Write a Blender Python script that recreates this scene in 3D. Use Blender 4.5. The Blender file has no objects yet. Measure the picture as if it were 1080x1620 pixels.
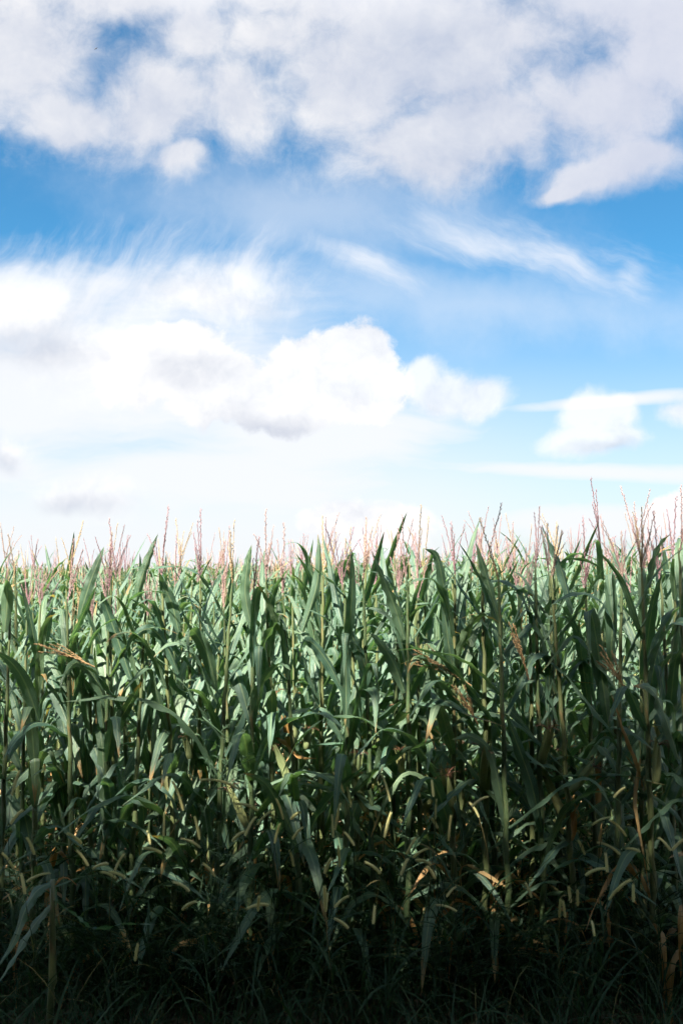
import bpy, math, random
import numpy as np
from mathutils import Vector, Matrix

# ------------------------------------------------------------------ camera, sky, sun, exposure
SC = bpy.context.scene
COL = SC.collection
R = math.radians
EYE = 1.75
PITCH = R(2.545)
FPX = 1575.0                       # focal length in photograph pixels (35 mm lens, portrait frame)
SUN_EL, SUN_AZ = R(50), R(-155)    # high, behind the camera and a little to the left, over the trees
EXPOSURE = 2.3

cam_d = bpy.data.cameras.new('camera'); cam = bpy.data.objects.new('camera', cam_d); COL.objects.link(cam)
cam_d.sensor_fit = 'VERTICAL'; cam_d.sensor_height = 36.0; cam_d.lens = 35.0
cam_d.clip_start = 0.05; cam_d.clip_end = 5000
cam.location = (0, 0, EYE); cam.rotation_euler = (R(90) + PITCH, 0, 0)
SC.camera = cam
SC.view_settings.view_transform = 'Standard'; SC.view_settings.look = 'None'
SC.view_settings.gamma = 1.0; SC.view_settings.use_curve_mapping = False
SC.view_settings.exposure = EXPOSURE
SC.render.engine = 'CYCLES'
SC.cycles.max_bounces = 4; SC.cycles.diffuse_bounces = 3; SC.cycles.glossy_bounces = 2
SC.cycles.transmission_bounces = 5; SC.cycles.transparent_max_bounces = 4
SC.cycles.use_denoising = True; SC.cycles.use_adaptive_sampling = True; SC.cycles.adaptive_threshold = 0.02; SC.cycles.adaptive_min_samples = 12
SC.cycles.caustics_reflective = False; SC.cycles.caustics_refractive = False

def px_dir(x, y):
    """photograph pixel -> world (x/y, z/y) slope of the direction"""
    a, b = (x - 540) / FPX, (810 - y) / FPX
    c, s = math.cos(PITCH), math.sin(PITCH)
    dy, dz = c - s * b, s + c * b
    return a / dy, dz / dy
def at(x, y, depth):
    u, v = px_dir(x, y)
    return Vector((u * depth, depth, EYE + v * depth))

sun_dir = Vector((math.sin(SUN_AZ) * math.cos(SUN_EL), math.cos(SUN_AZ) * math.cos(SUN_EL), math.sin(SUN_EL)))
sd = bpy.data.lights.new('sun', 'SUN'); sun = bpy.data.objects.new('sun', sd); COL.objects.link(sun)
sd.energy = 4.6; sd.angle = R(0.6); sd.color = (1.0, 0.94, 0.84)
sun.rotation_euler = (-sun_dir).to_track_quat('-Z', 'Y').to_euler(); sun.location = (0, 0, 30)

world = bpy.data.worlds.new('World'); SC.world = world; world.use_nodes = True
world.cycles.sampling_method = 'MANUAL'; world.cycles.sample_map_resolution = 256
WT = world.node_tree; WT.nodes.clear()

class E:
    """tiny expression builder over shader math nodes"""
    tree = None
    def __init__(s, sock): s.s = sock
    @staticmethod
    def put(inp, v):
        if isinstance(v, E): E.tree.links.new(v.s, inp)
        else: inp.default_value = v
    @staticmethod
    def m(op, *a, clamp=False):
        n = E.tree.nodes.new('ShaderNodeMath'); n.operation = op; n.use_clamp = clamp
        for i, v in enumerate(a): E.put(n.inputs[i], v)
        return E(n.outputs[0])
    @staticmethod
    def vm(op, *a, out=0):
        n = E.tree.nodes.new('ShaderNodeVectorMath'); n.operation = op
        for i, v in enumerate(a):
            E.put(n.inputs['Scale'] if (op == 'SCALE' and i == 1) else n.inputs[i], v)
        return E(n.outputs[out])
    def __add__(s, o): return E.m('ADD', s, o)
    __radd__ = __add__
    def __sub__(s, o): return E.m('SUBTRACT', s, o)
    def __rsub__(s, o): return E.m('SUBTRACT', o, s)
    def __mul__(s, o): return E.m('MULTIPLY', s, o)
    __rmul__ = __mul__
    def __truediv__(s, o): return E.m('DIVIDE', s, o)
def smooth(x, a, b, lo=0.0, hi=1.0):
    n = E.tree.nodes.new('ShaderNodeMapRange'); n.interpolation_type = 'SMOOTHSTEP'
    E.put(n.inputs['Value'], x)
    for k, v in (('From Min', a), ('From Max', b), ('To Min', lo), ('To Max', hi)): E.put(n.inputs[k], v)
    return E(n.outputs[0])
def noise(vec, scale, detail=6, rough=0.55, dims='3D', color=False, lac=2.0, dist=0.0):
    n = E.tree.nodes.new('ShaderNodeTexNoise'); n.noise_dimensions = dims
    E.put(n.inputs['Vector'], vec)
    n.inputs['Scale'].default_value = scale; n.inputs['Detail'].default_value = detail
    n.inputs['Roughness'].default_value = rough; n.inputs['Lacunarity'].default_value = lac
    n.inputs['Distortion'].default_value = dist
    return E(n.outputs['Color' if color else 'Fac'])
def mixc(f, a, b, blend='MIX'):
    n = E.tree.nodes.new('ShaderNodeMix'); n.data_type = 'RGBA'; n.blend_type = blend
    E.put(n.inputs[0], f)
    for i, v in ((6, a), (7, b)):
        if isinstance(v, E): E.tree.links.new(v.s, n.inputs[i])
        else: n.inputs[i].default_value = (*v, 1.0)
    return E(n.outputs[2])
def comb(x, y, z):
    n = E.tree.nodes.new('ShaderNodeCombineXYZ')
    for i, v in enumerate((x, y, z)): E.put(n.inputs[i], v)
    return E(n.outputs[0])
def sep(v):
    n = E.tree.nodes.new('ShaderNodeSeparateXYZ'); E.put(n.inputs[0], v)
    return [E(o) for o in n.outputs]
def blobs(p, items, k):
    """smooth union of ellipses given in photograph pixels (cx, cy, rx, ry[, tilt])"""
    acc = None
    for it in items:
        cx, cy, rx, ry = it[:4]
        u, v = px_dir(cx, cy)
        ru, rv = rx / FPX, ry / FPX
        if len(it) > 4:
            n = E.tree.nodes.new('ShaderNodeMapping'); n.vector_type = 'TEXTURE'
            E.put(n.inputs['Vector'], p)
            n.inputs['Location'].default_value = (u, v, 0); n.inputs['Rotation'].default_value = (0, 0, R(it[4]))
            n.inputs['Scale'].default_value = (ru, rv, 1); q = E(n.outputs[0])
        else:
            q = E.vm('MULTIPLY_ADD', p, (1 / ru, 1 / rv, 0), (-u / ru, -v / rv, 0))
        d = E.vm('LENGTH', q, out=1)
        acc = d if acc is None else E.m('SMOOTH_MIN', acc, d, k)
    return 1.0 - acc

# heaped clouds, as they stand over the field
CUMULUS = [
    (560, 560, 56, 50), (490, 580, 75, 60), (430, 640, 120, 56), (550, 620, 90, 62),
    (290, 560, 66, 60), (215, 590, 95, 70), (330, 620, 80, 60),
    (1085, 828, 76, 56),
    (570, 836, 110, 52),
]
SOFT = [(40, 500, 150, 75), (150, 560, 150, 80), (300, 470, 130, 50), (0, 715, 50, 34), (130, 785, 70, 24)]
FAINT = [(660, 602, 44, 40), (710, 620, 64, 38), (765, 628, 46, 34), (922, 655, 44, 42), (970, 664, 48, 36), (950, 694, 84, 28), (1080, 658, 46, 24)]
SHADE = [(430, 688, 85, 20), (80, 565, 90, 30), (310, 590, 60, 26), (0, 740, 46, 22), (1060, 872, 60, 20), (945, 714, 60, 12), (110, 800, 80, 16)]
BANK = [
    (20, 110, 140, 125), (90, 195, 100, 48), (240, 175, 130, 100), (320, 60, 80, 70), (430, 60, 110, 80), (390, 160, 140, 90), (280, 250, 60, 36),
    (540, 130, 170, 130), (650, 235, 140, 76), (720, 60, 280, 150), (780, 190, 150, 100), (960, 160, 230, 120), (1090, 70, 200, 200), (990, 262, 150, 40, 14), (900, 300, 60, 18, 20),
    (420, -20, 480, 75), (1000, -20, 300, 100),
]
STREAK = [(770, 378, 120, 30, -14), (900, 405, 120, 32, -10), (1010, 435, 36, 22, -45), (560, 412, 75, 20, -22), 
          (170, 450, 260, 70, 6), (390, 440, 90, 60)]
VEIL = [(20, 620, 560, 180), (540, 690, 300, 80), (330, 760, 640, 95), (900, 745, 360, 22, -2), (960, 634, 200, 14, 5), (950, 830, 320, 45)]

E.tree = WT
geo = WT.nodes.new('ShaderNodeTexCoord'); D = E(geo.outputs['Generated'])
dx, dy, dz = sep(D)
front = smooth(dy, 0.30, 0.50)
dyc = E.m('MAXIMUM', dy, 0.2)
uvp = comb(dx / dyc, dz / dyc, 0.0)

SKY_TINT = (0.33, 0.82, 1.0)
W = 1.0 / 2 ** EXPOSURE            # radiance that the exposure brings to white
sky = WT.nodes.new('ShaderNodeTexSky'); sky.sky_type = 'NISHITA'; sky.sun_disc = False
sky.sun_elevation = SUN_EL; sky.sun_rotation = SUN_AZ
sky.air_density = 1.0; sky.dust_density = 0.6; sky.ozone_density = 1.5; sky.altitude = 200
SKY_STRENGTH = 0.053 * 2 ** (1.65 - EXPOSURE)
tint = mixc(smooth(dz, 0.30, 0.02), SKY_TINT, (0.56, 0.76, 0.90))     # cooler overhead, milkier towards the horizon
base = mixc(1.0, E(sky.outputs[0]), tint, 'MULTIPLY')
base = E.vm('SCALE', base, SKY_STRENGTH)

def white(r, g, b): return (r * W, g * W, b * W)
wn = noise(uvp, 6.0, 4, 0.6, '2D', color=True)
wv = E.vm('SUBTRACT', wn, (0.5, 0.5, 0.5))
pw = E.vm('ADD', uvp, E.vm('MULTIPLY', wv, (0.055, 0.045, 0)))
# thin haze towards the horizon, thicker on the left
veil_n = noise(E.vm('MULTIPLY', pw, (2.0, 13.0, 1)), 1.6, 4, 0.6, '2D')
vd = blobs(uvp, VEIL, 0.35)
veil_a = smooth(vd + (veil_n - 0.5) * 1.1, -0.45, 0.75) * front
low = smooth(dz, 0.29, 0.0)
veil_a = E.m('MAXIMUM', veil_a * 0.96, low * (0.92 - smooth(dx, 0.0, 0.30) * 0.34))
col = mixc(veil_a, base, white(0.965, 0.985, 1.02))
# high streaks
def fibres(angle, along, across):
    mp = WT.nodes.new('ShaderNodeMapping'); mp.vector_type = 'TEXTURE'; E.put(mp.inputs['Vector'], pw)
    mp.inputs['Rotation'].default_value = (0, 0, R(angle)); mp.inputs['Scale'].default_value = (1 / along, 1 / across, 1)
    return noise(E(mp.outputs[0]), 1.0, 7, 0.62, '2D')
side = smooth(dx, -0.06, 0.04)
st_n = fibres(62, 8, 34) * (1.0 - side) + fibres(-24, 7, 32) * side
st = blobs(pw, STREAK, 0.3)
st_a = smooth(st + (st_n - 0.5) * 2.6, -0.65, 1.65) * front
col = mixc(st_a * 0.80, col, white(0.98, 1.0, 1.05))
# one billow relief for the heaps and the overhead bank; its slope towards the sun gives light and shade
NO = (7.7, 4.4, 0.0)
n0 = noise(E.vm('ADD', pw, NO), 6.5, 9, 0.64, '2D') - 0.5
n1 = noise(E.vm('ADD', pw, (NO[0] - 0.010, NO[1] + 0.030, 0)), 6.5, 5, 0.64, '2D') - 0.5
slope = n0 - n1
soft = noise(uvp, 3.2, 2, 0.5, '2D')
t_a = smooth(blobs(pw, [(500, 325, 320, 75, -6), (760, 480, 420, 60, -5)], 0.3) + n0 * 1.6, -0.7, 1.1) * front
col = mixc(t_a * 0.42, col, white(0.95, 0.985, 1.05))
b0 = blobs(pw, BANK, 0.30) + n0 * 1.8
b_a = smooth(b0, -0.30, 0.58) * front
litB = E.m('ADD', 0.62 + (soft - 0.5) * 1.3, slope * 1.5, clamp=True)
bc = mixc(litB, white(0.60, 0.65, 0.78), white(1.0, 0.985, 0.99))
rg = smooth(dx, 0.08, 0.30) * 0.55
bc = mixc(rg, bc, white(0.66, 0.69, 0.83))
col = mixc(b_a * 0.91, col, bc)
sh = smooth(blobs(pw, SHADE, 0.3) + n0 * 1.5, -0.9, 1.0)
litC = E.m('ADD', 0.86 - sh * 0.70, slope * 2.2, clamp=True)
cc = mixc(litC, white(0.66, 0.70, 0.80), white(1.10, 1.095, 1.10))
s_a = smooth(blobs(pw, SOFT, 0.3) + n0 * 2.2, -0.6, 0.9) * front
col = mixc(s_a * 0.9, col, cc)
f_a = smooth(blobs(pw, FAINT, 0.25) + n0 * 1.9, -0.18, 0.55) * front
col = mixc(f_a * 0.78, col, cc)
c0 = blobs(pw, CUMULUS, 0.25) + n0 * 2.1
c_a = smooth(c0, -0.05, 0.24) * front
col = mixc(c_a * 0.93, col, cc)
# the rest of the sky, out of the frame: scattered cloud, made brighter to lift the shaded leaves
r_n = noise(D, 2.6, 5, 0.55)
r_a = smooth(r_n, 0.44, 0.60) * smooth(dz, 0.0, 0.08)
away = E.m('MAXIMUM', 1.0 - front, smooth(dz, 0.46, 0.60))
rc = mixc(soft, white(0.9, 0.94, 1.05), white(2.0, 1.98, 1.98))
col = mixc(r_a * away * 0.85, col, rc)
bg = WT.nodes.new('ShaderNodeBackground'); WT.links.new(col.s, bg.inputs['Color']); bg.inputs['Strength'].default_value = 1.0
wo = WT.nodes.new('ShaderNodeOutputWorld'); WT.links.new(bg.outputs[0], wo.inputs[0])

# ------------------------------------------------------------------ helpers
rng = random.Random(20240817)
def U(a, b): return rng.uniform(a, b)
def link(o, parent=None):
    COL.objects.link(o)
    if parent is not None: o.parent = parent
    return o
def mesh_obj(name, me, parent=None, loc=(0, 0, 0), rot=(0, 0, 0), scale=(1, 1, 1)):
    o = bpy.data.objects.new(name, me); o.location = loc; o.rotation_euler = rot; o.scale = scale
    return link(o, parent)
def empty(name, loc, rot=(0, 0, 0), scale=1.0):
    o = bpy.data.objects.new(name, None); o.location = loc; o.rotation_euler = rot
    o.scale = (scale,) * 3; o.empty_display_size = 0.1
    return link(o)
def tag(o, label, cat=None, group=None, kind=None):
    o['label'] = label
    if cat: o['category'] = cat
    if group: o['group'] = group
    if kind: o['kind'] = kind
    return o

class Geo:
    """vertex / face / uv / per-face-random collector"""
    def __init__(s): s.v, s.f, s.uv, s.a, s.n = [], [], [], [], 0
    def add(s, verts, faces, uvs, attr=None):
        b = s.n; s.n += len(verts)
        s.v.append(np.asarray(verts, float)); s.f.append([tuple(i + b for i in f) for f in faces])
        s.uv.append(np.asarray(uvs, float)); s.a.append(np.full(len(verts), 0.0 if attr is None else attr))
    def mesh(s, name, mat, smooth=True):
        me = bpy.data.meshes.new(name)
        V = np.concatenate(s.v); F = [f for fs in s.f for f in fs]
        me.from_pydata(V.tolist(), [], F)
        set_uv(me, np.concatenate(s.uv), np.concatenate(s.a))
        me.materials.append(mat)
        if smooth: me.polygons.foreach_set('use_smooth', [True] * len(F))
        return me
def set_uv(me, uv, a):
    lay = me.uv_layers.new(name='UVMap')
    li = np.empty(len(me.loops), np.int32); me.loops.foreach_get('vertex_index', li)
    lay.data.foreach_set('uv', uv[li].astype(np.float32).ravel())
    at_ = me.attributes.new('rnd', 'FLOAT', 'POINT'); at_.data.foreach_set('value', a.astype(np.float32))

def grid_faces(n, m):
    """n rows x m columns of vertices"""
    return [(i * m + j, i * m + j + 1, (i + 1) * m + j + 1, (i + 1) * m + j) for i in range(n - 1) for j in range(m - 1)]
def tube(pts, radii, sides=6, cap=True):
    pts = [Vector(p) for p in pts]; n = len(pts)
    vs, uv = [], []
    up = Vector((0.3, 0.9, 0.1))
    for i, p in enumerate(pts):
        t = (pts[min(i + 1, n - 1)] - pts[max(i - 1, 0)]).normalized()
        s = t.cross(up)
        if s.length < 1e-3: s = t.cross(Vector((1, 0, 0)))
        s.normalize(); b = t.cross(s)
        for k in range(sides):
            a = 2 * math.pi * k / sides
            vs.append(p + (s * math.cos(a) + b * math.sin(a)) * radii[i]); uv.append((k / sides, i / max(1, n - 1)))
    fs = [(i * sides + k, i * sides + (k + 1) % sides, (i + 1) * sides + (k + 1) % sides, (i + 1) * sides + k)
          for i in range(n - 1) for k in range(sides)]
    if cap: fs.append(tuple((n - 1) * sides + k for k in range(sides)))
    return vs, fs, uv

# ------------------------------------------------------------------ materials
def new_mat(name):
    m = bpy.data.materials.new(name); m.use_nodes = True
    m.node_tree.nodes.clear(); E.tree = m.node_tree
    return m
def finish(m, color, rough, trans=None, tfac=0.0, bump=None, spec=0.5, bstr=0.3, bdist=0.002):
    t = m.node_tree
    p = t.nodes.new('ShaderNodeBsdfPrincipled'); out = t.nodes.new('ShaderNodeOutputMaterial')
    E.put(p.inputs['Base Color'], color if isinstance(color, E) else (*color, 1)); E.put(p.inputs['Roughness'], rough)
    p.inputs['Specular IOR Level'].default_value = spec
    if bump is not None:
        b = t.nodes.new('ShaderNodeBump'); b.inputs['Strength'].default_value = bstr; b.inputs['Distance'].default_value = bdist
        E.put(b.inputs['Height'], bump); t.links.new(b.outputs[0], p.inputs['Normal'])
    if tfac:
        tr = t.nodes.new('ShaderNodeBsdfTranslucent'); E.put(tr.inputs['Color'], trans if isinstance(trans, E) else (*trans, 1))
        mx = t.nodes.new('ShaderNodeMixShader'); mx.inputs[0].default_value = tfac
        t.links.new(p.outputs[0], mx.inputs[1]); t.links.new(tr.outputs[0], mx.inputs[2]); t.links.new(mx.outputs[0], out.inputs[0])
    else: t.links.new(p.outputs[0], out.inputs[0])
    return m
def uvw():
    n = E.tree.nodes.new('ShaderNodeUVMap'); n.uv_map = 'UVMap'; return E(n.outputs[0])
def obj_random():
    n = E.tree.nodes.new('ShaderNodeObjectInfo'); a = E.tree.nodes.new('ShaderNodeAttribute'); a.attribute_name = 'rnd'
    return E.m('FRACT', E(n.outputs['Random']) + E(a.outputs['Fac']))

def leaf_material(name, dry):
    m = new_mat(name)
    uv = uvw(); u, v, _ = sep(uv); r = obj_random()
    r2 = E.m('FRACT', r * 7.31); r3 = E.m('FRACT', r * 17.7)
    off = comb(r * 31.0, r2 * 17.0, 0.0)
    vein = noise(E.vm('ADD', E.vm('MULTIPLY', uv, (34, 1.6, 1)), off), 1.0, 3, 0.55, '2D')
    patch = noise(E.vm('ADD', E.vm('MULTIPLY', uv, (3, 7, 1)), off), 1.0, 4, 0.6, '2D')
    if not dry:
        c = mixc(r2, (0.045, 0.113, 0.082), (0.092, 0.160, 0.086))
        c = mixc(smooth(r3, 0.80, 1.0) * 0.5, c, (0.14, 0.19, 0.08))
    else:
        c = mixc(r2, (0.42, 0.21, 0.055), (0.52, 0.36, 0.15))
    c = mixc(smooth(vein, 0.35, 0.7) * 0.55, c, (0.15, 0.22, 0.14) if not dry else (0.22, 0.11, 0.035))
    c = mixc(smooth(patch, 0.45, 0.75) * 0.35, c, (0.065, 0.13, 0.05) if not dry else (0.5, 0.36, 0.18))
    rib = smooth(E.m('ABSOLUTE', u - 0.5), 0.075, 0.03)
    c = mixc(rib * 0.85, c, (0.20, 0.27, 0.14) if not dry else (0.45, 0.33, 0.18))
    if not dry:   # scorched tips and a few rust spots, leaf by leaf
        edge = smooth(v + (patch - 0.5) * 0.5 + E.m('ABSOLUTE', u - 0.5) * 0.12 + smooth(r3, 0.55, 1.0) * 0.20, 1.00, 1.12)
        c = mixc(edge * 0.9, c, (0.34, 0.20, 0.07))
        spot = smooth(noise(E.vm('ADD', E.vm('MULTIPLY', uv, (10, 40, 1)), off), 1.0, 2, 0.5, '2D'), 0.70, 0.76) * smooth(r, 0.5, 0.9)
        c = mixc(spot * 0.7, c, (0.28, 0.17, 0.06))
    tr = E.vm('MULTIPLY', c, (1.5, 1.75, 0.75) if not dry else (1.5, 1.2, 0.8))
    rough = 0.34 + vein * 0.24
    return finish(m, c, rough, tr, 0.30, vein, 0.65, 0.6, 0.004)
M_LEAF = leaf_material('corn_leaf', False)
M_DRY = leaf_material('dry_corn_leaf', True)

m = new_mat('corn_stalk'); uv = uvw(); r = obj_random(); u, v, _ = sep(uv)
n_ = noise(E.vm('MULTIPLY', uv, (14, 40, 1)), 1.0, 3, 0.6, '2D')
c = mixc(r, (0.045, 0.085, 0.035), (0.11, 0.13, 0.05))
c = mixc(smooth(n_, 0.45, 0.75) * 0.5, c, (0.16, 0.15, 0.07))
c = mixc(smooth(noise(E.vm('MULTIPLY', uv, (2, 9, 1)), 1.0, 3, 0.6, '2D'), 0.58, 0.72) * 0.5, c, (0.22, 0.13, 0.06))
M_STALK = finish(m, c, 0.45, bump=n_, bstr=0.3, bdist=0.002)

m = new_mat('tassel'); r = obj_random(); uv = uvw(); n_ = noise(E.vm('MULTIPLY', uv, (3, 30, 1)), 2.0, 2, 0.5, '2D')
c = mixc(r, (0.28, 0.16, 0.18), (0.45, 0.32, 0.26)); c = mixc(smooth(r, 0.66, 0.74), c, (0.46, 0.34, 0.17))
c = mixc(smooth(n_, 0.45, 0.65) * 0.5, c, (0.15, 0.07, 0.09))
M_TASSEL = finish(m, c, 0.7, (0.45, 0.25, 0.22), 0.2)
m = new_mat('dry_tassel'); c = mixc(noise(uvw(), 30.0, 3, 0.6, '2D'), (0.22, 0.12, 0.05), (0.45, 0.31, 0.15))
M_DTAS = finish(m, c, 0.8, (0.45, 0.3, 0.15), 0.2)

m = new_mat('husk'); uv = uvw(); r = obj_random()
n_ = noise(E.vm('MULTIPLY', uv, (30, 2, 1)), 1.0, 3, 0.6, '2D')
c = mixc(r, (0.13, 0.19, 0.075), (0.27, 0.27, 0.10)); c = mixc(smooth(n_, 0.4, 0.7) * 0.6, c, (0.28, 0.28, 0.13))
M_HUSK = finish(m, c, 0.55, (0.4, 0.4, 0.12), 0.2, n_, 0.4, 0.5, 0.003)
m = new_mat('dry_husk'); uv = uvw()
n_ = noise(E.vm('MULTIPLY', uv, (30, 2, 1)), 1.0, 3, 0.6, '2D')
c = mixc(smooth(n_, 0.4, 0.7), (0.50, 0.30, 0.09), (0.36, 0.19, 0.06))
M_DHUSK = finish(m, c, 0.6, (0.5, 0.3, 0.1), 0.2, n_, 0.4, 0.5, 0.003)
m = new_mat('silk'); M_SILK = finish(m, mixc(obj_random(), (0.10, 0.035, 0.02), (0.22, 0.11, 0.05)), 0.6)

m = new_mat('grass_blade'); uv = uvw(); u, v, _ = sep(uv); r = obj_random()
c = mixc(r, (0.014, 0.040, 0.018), (0.032, 0.062, 0.022))
c = mixc(smooth(r, 0.88, 0.96) * smooth(v, 0.3, 0.9), c, (0.26, 0.19, 0.08))
n_ = noise(E.vm('MULTIPLY', uv, (12, 3, 1)), 1.0, 2, 0.5, '2D'); c = mixc(n_ * 0.4, c, (0.035, 0.065, 0.03))
M_GRASS = finish(m, c, 0.6, E.vm('MULTIPLY', c, (1.4, 1.7, 0.8)), 0.28, spec=0.22)
m = new_mat('foxtail_bristle'); c = mixc(obj_random(), (0.58, 0.60, 0.28), (0.74, 0.69, 0.36))
M_FOX = finish(m, c, 0.6, (0.75, 0.68, 0.32), 0.45)
m = new_mat('weed_leaf'); c = mixc(obj_random(), (0.05, 0.10, 0.055), (0.09, 0.15, 0.08))
M_WEED = finish(m, c, 0.55, (0.12, 0.22, 0.07), 0.3)
m = new_mat('soil'); gp = E(E.tree.nodes.new('ShaderNodeTexCoord').outputs['Object'])
n_ = noise(gp, 9.0, 8, 0.65); n2 = noise(gp, 70.0, 4, 0.6)
c = mixc(smooth(n_, 0.35, 0.7), (0.055, 0.036, 0.022), (0.14, 0.095, 0.055)); c = mixc(smooth(n2, 0.55, 0.7) * 0.5, c, (0.24, 0.18, 0.10))
M_SOIL = finish(m, c, 0.9, bump=n_ + n2 * 0.4, bstr=0.8, bdist=0.03, spec=0.2)
m = new_mat('bird_feather'); M_BIRD = finish(m, (0.03, 0.03, 0.035), 0.7)

# ------------------------------------------------------------------ ground
def land(y): return -.015 * max(0.0, y - 7.0)     # the field falls away gently
def make_ground():
    # fine cells near the field edge, coarse far out
    xs = np.concatenate([[-3000, -600, -120, -40], np.linspace(-12, 12, 97), [40, 120, 600, 3000]])
    ys = np.concatenate([[-3000, -300, -40, -8], np.linspace(0, 16, 81), [24, 60, 200, 800, 3000]])
    X, Y = np.meshgrid(xs, ys); r_ = np.random.RandomState(4)
    near = (np.abs(X) <= 12) & (Y >= 0) & (Y <= 16)
    Z = np.where(near, r_.uniform(-0.035, 0.0, X.shape), -0.02) - .015 * np.maximum(0, Y - 7.0)
    me = bpy.data.meshes.new('ground')
    me.from_pydata(np.stack([X, Y, Z], -1).reshape(-1, 3).tolist(), [], grid_faces(len(ys), len(xs)))
    me.materials.append(M_SOIL); me.polygons.foreach_set('use_smooth', [True] * len(me.polygons))
    o = mesh_obj('ground', me); tag(o, 'dark brown soil of the corn field under the crop', kind='structure'); return o
make_ground()

# ------------------------------------------------------------------ trees behind the viewpoint: they shade the field edge; the low ones are added, unseen, to darken the foreground
m = new_mat('tree_bark'); n_ = noise(E(E.tree.nodes.new('ShaderNodeTexCoord').outputs['Object']), 6.0, 5, 0.6)
M_BARK = finish(m, mixc(n_, (0.05, 0.04, 0.03), (0.13, 0.10, 0.075)), 0.9, bump=n_, bdist=0.03)
m = new_mat('tree_leaf'); M_TLEAF = finish(m, mixc(obj_random(), (0.03, 0.065, 0.02), (0.06, 0.10, 0.03)), 0.5, (0.08, 0.14, 0.03), 0.25)
TREE_WORDS = ['at far left', 'at left', 'straight behind', 'at right', 'at far right', 'second rank left', 'second rank right', 'added low and near at left', 'added low and near at right', 'added low and near in the middle']
for q, (tx, ty, th, tr) in enumerate([(-8.3, -4.5, 12.5, 3.4), (-5.0, -5.0, 12.5, 3.2), (-1.9, -4.7, 12.2, 3.1), (2.6, -5.2, 12.6, 3.2), (7.2, -4.8, 12.5, 3.2), (-6.6, -8.0, 13.8, 3.6), (-2.9, -8.5, 14.0, 3.6), (-3.3, -2.2, 6.4, 2.9), (3.2, -2.3, 6.2, 2.9), (0.1, -3.6, 7.0, 2.6)]):
    rnd = random.Random(60 + q); root = empty('broadleaf_tree', (tx, ty, 0))
    tag(root, 'leafy tree behind the viewpoint, %s, shading the field edge' % TREE_WORDS[q], 'tree', 'trees behind the viewpoint')
    g = Geo(); pts = [(rnd.uniform(-.1, .1) * i, rnd.uniform(-.1, .1) * i, i * th * .85 / 7 - .1) for i in range(8)]
    g.add(*tube(pts, [.26 * (1 - i / 9) + .02 for i in range(8)], 9))
    for i in range(9):
        a = rnd.uniform(0, 6.28); z = th * rnd.uniform(.25, .7); l = tr * rnd.uniform(.5, .9)
        g.add(*tube([(math.cos(a) * l * t, math.sin(a) * l * t, z + l * .7 * t ** .8) for t in (0, .3, .6, 1)], [.10, .07, .045, .015], 6))
    mesh_obj('trunk', g.mesh('trunk', M_BARK), root)
    r_ = np.random.RandomState(q); nC = 150; cl = []
    while len(cl) < nC:
        p = r_.uniform(-1, 1, 3); rad = np.linalg.norm(p)
        if rad < 1: p = p / max(rad, 1e-3) * rad ** .55; cl.append((p[0] * tr, p[1] * tr, th * .53 + p[2] * th * .45))
    nl = 130; C_ = np.repeat(np.array(cl), nl, 0); N_ = len(C_)
    C_ = C_ + r_.normal(0, .42, (N_, 3)); a1 = r_.normal(size=(N_, 3)); a1 /= np.linalg.norm(a1, axis=1)[:, None]
    a2 = np.cross(a1, r_.normal(size=(N_, 3))); a2 /= np.linalg.norm(a2, axis=1)[:, None]; sz = r_.uniform(.09, .16, (N_, 1))
    thin = (C_[:, 2] / th - .80) / .18; ok = r_.uniform(0, 1, N_) > np.clip(thin, 0, .9)  # crown tops thinned out to grade the shadow they throw
    C_, a1, a2, sz = C_[ok], a1[ok], a2[ok], sz[ok]
    ok = ~((np.abs(C_[:, 0] + tx) < 1.3) & (C_[:, 1] + ty > -.6) & (C_[:, 2] < 4.0)); C_, a1, a2, sz = C_[ok], a1[ok], a2[ok], sz[ok]; N_ = len(C_)
    V = np.stack([C_ - a1 * sz, C_ + a2 * sz * .55, C_ + a1 * sz, C_ - a2 * sz * .55], 1).reshape(-1, 3)
    me = bpy.data.meshes.new('crown'); me.vertices.add(len(V)); me.vertices.foreach_set('co', V.astype(np.float32).ravel())
    me.loops.add(len(V)); me.loops.foreach_set('vertex_index', np.arange(len(V), dtype=np.int32)); me.polygons.add(N_)
    me.polygons.foreach_set('loop_start', np.arange(0, len(V), 4, dtype=np.int32)); me.polygons.foreach_set('loop_total', np.full(N_, 4, np.int32))
    me.update(calc_edges=True); me.materials.append(M_TLEAF)
    at_ = me.attributes.new('rnd', 'FLOAT', 'POINT'); at_.data.foreach_set('value', np.repeat(r_.uniform(0, 1, N_), 4).astype(np.float32))
    mesh_obj('crown', me, root)

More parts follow.
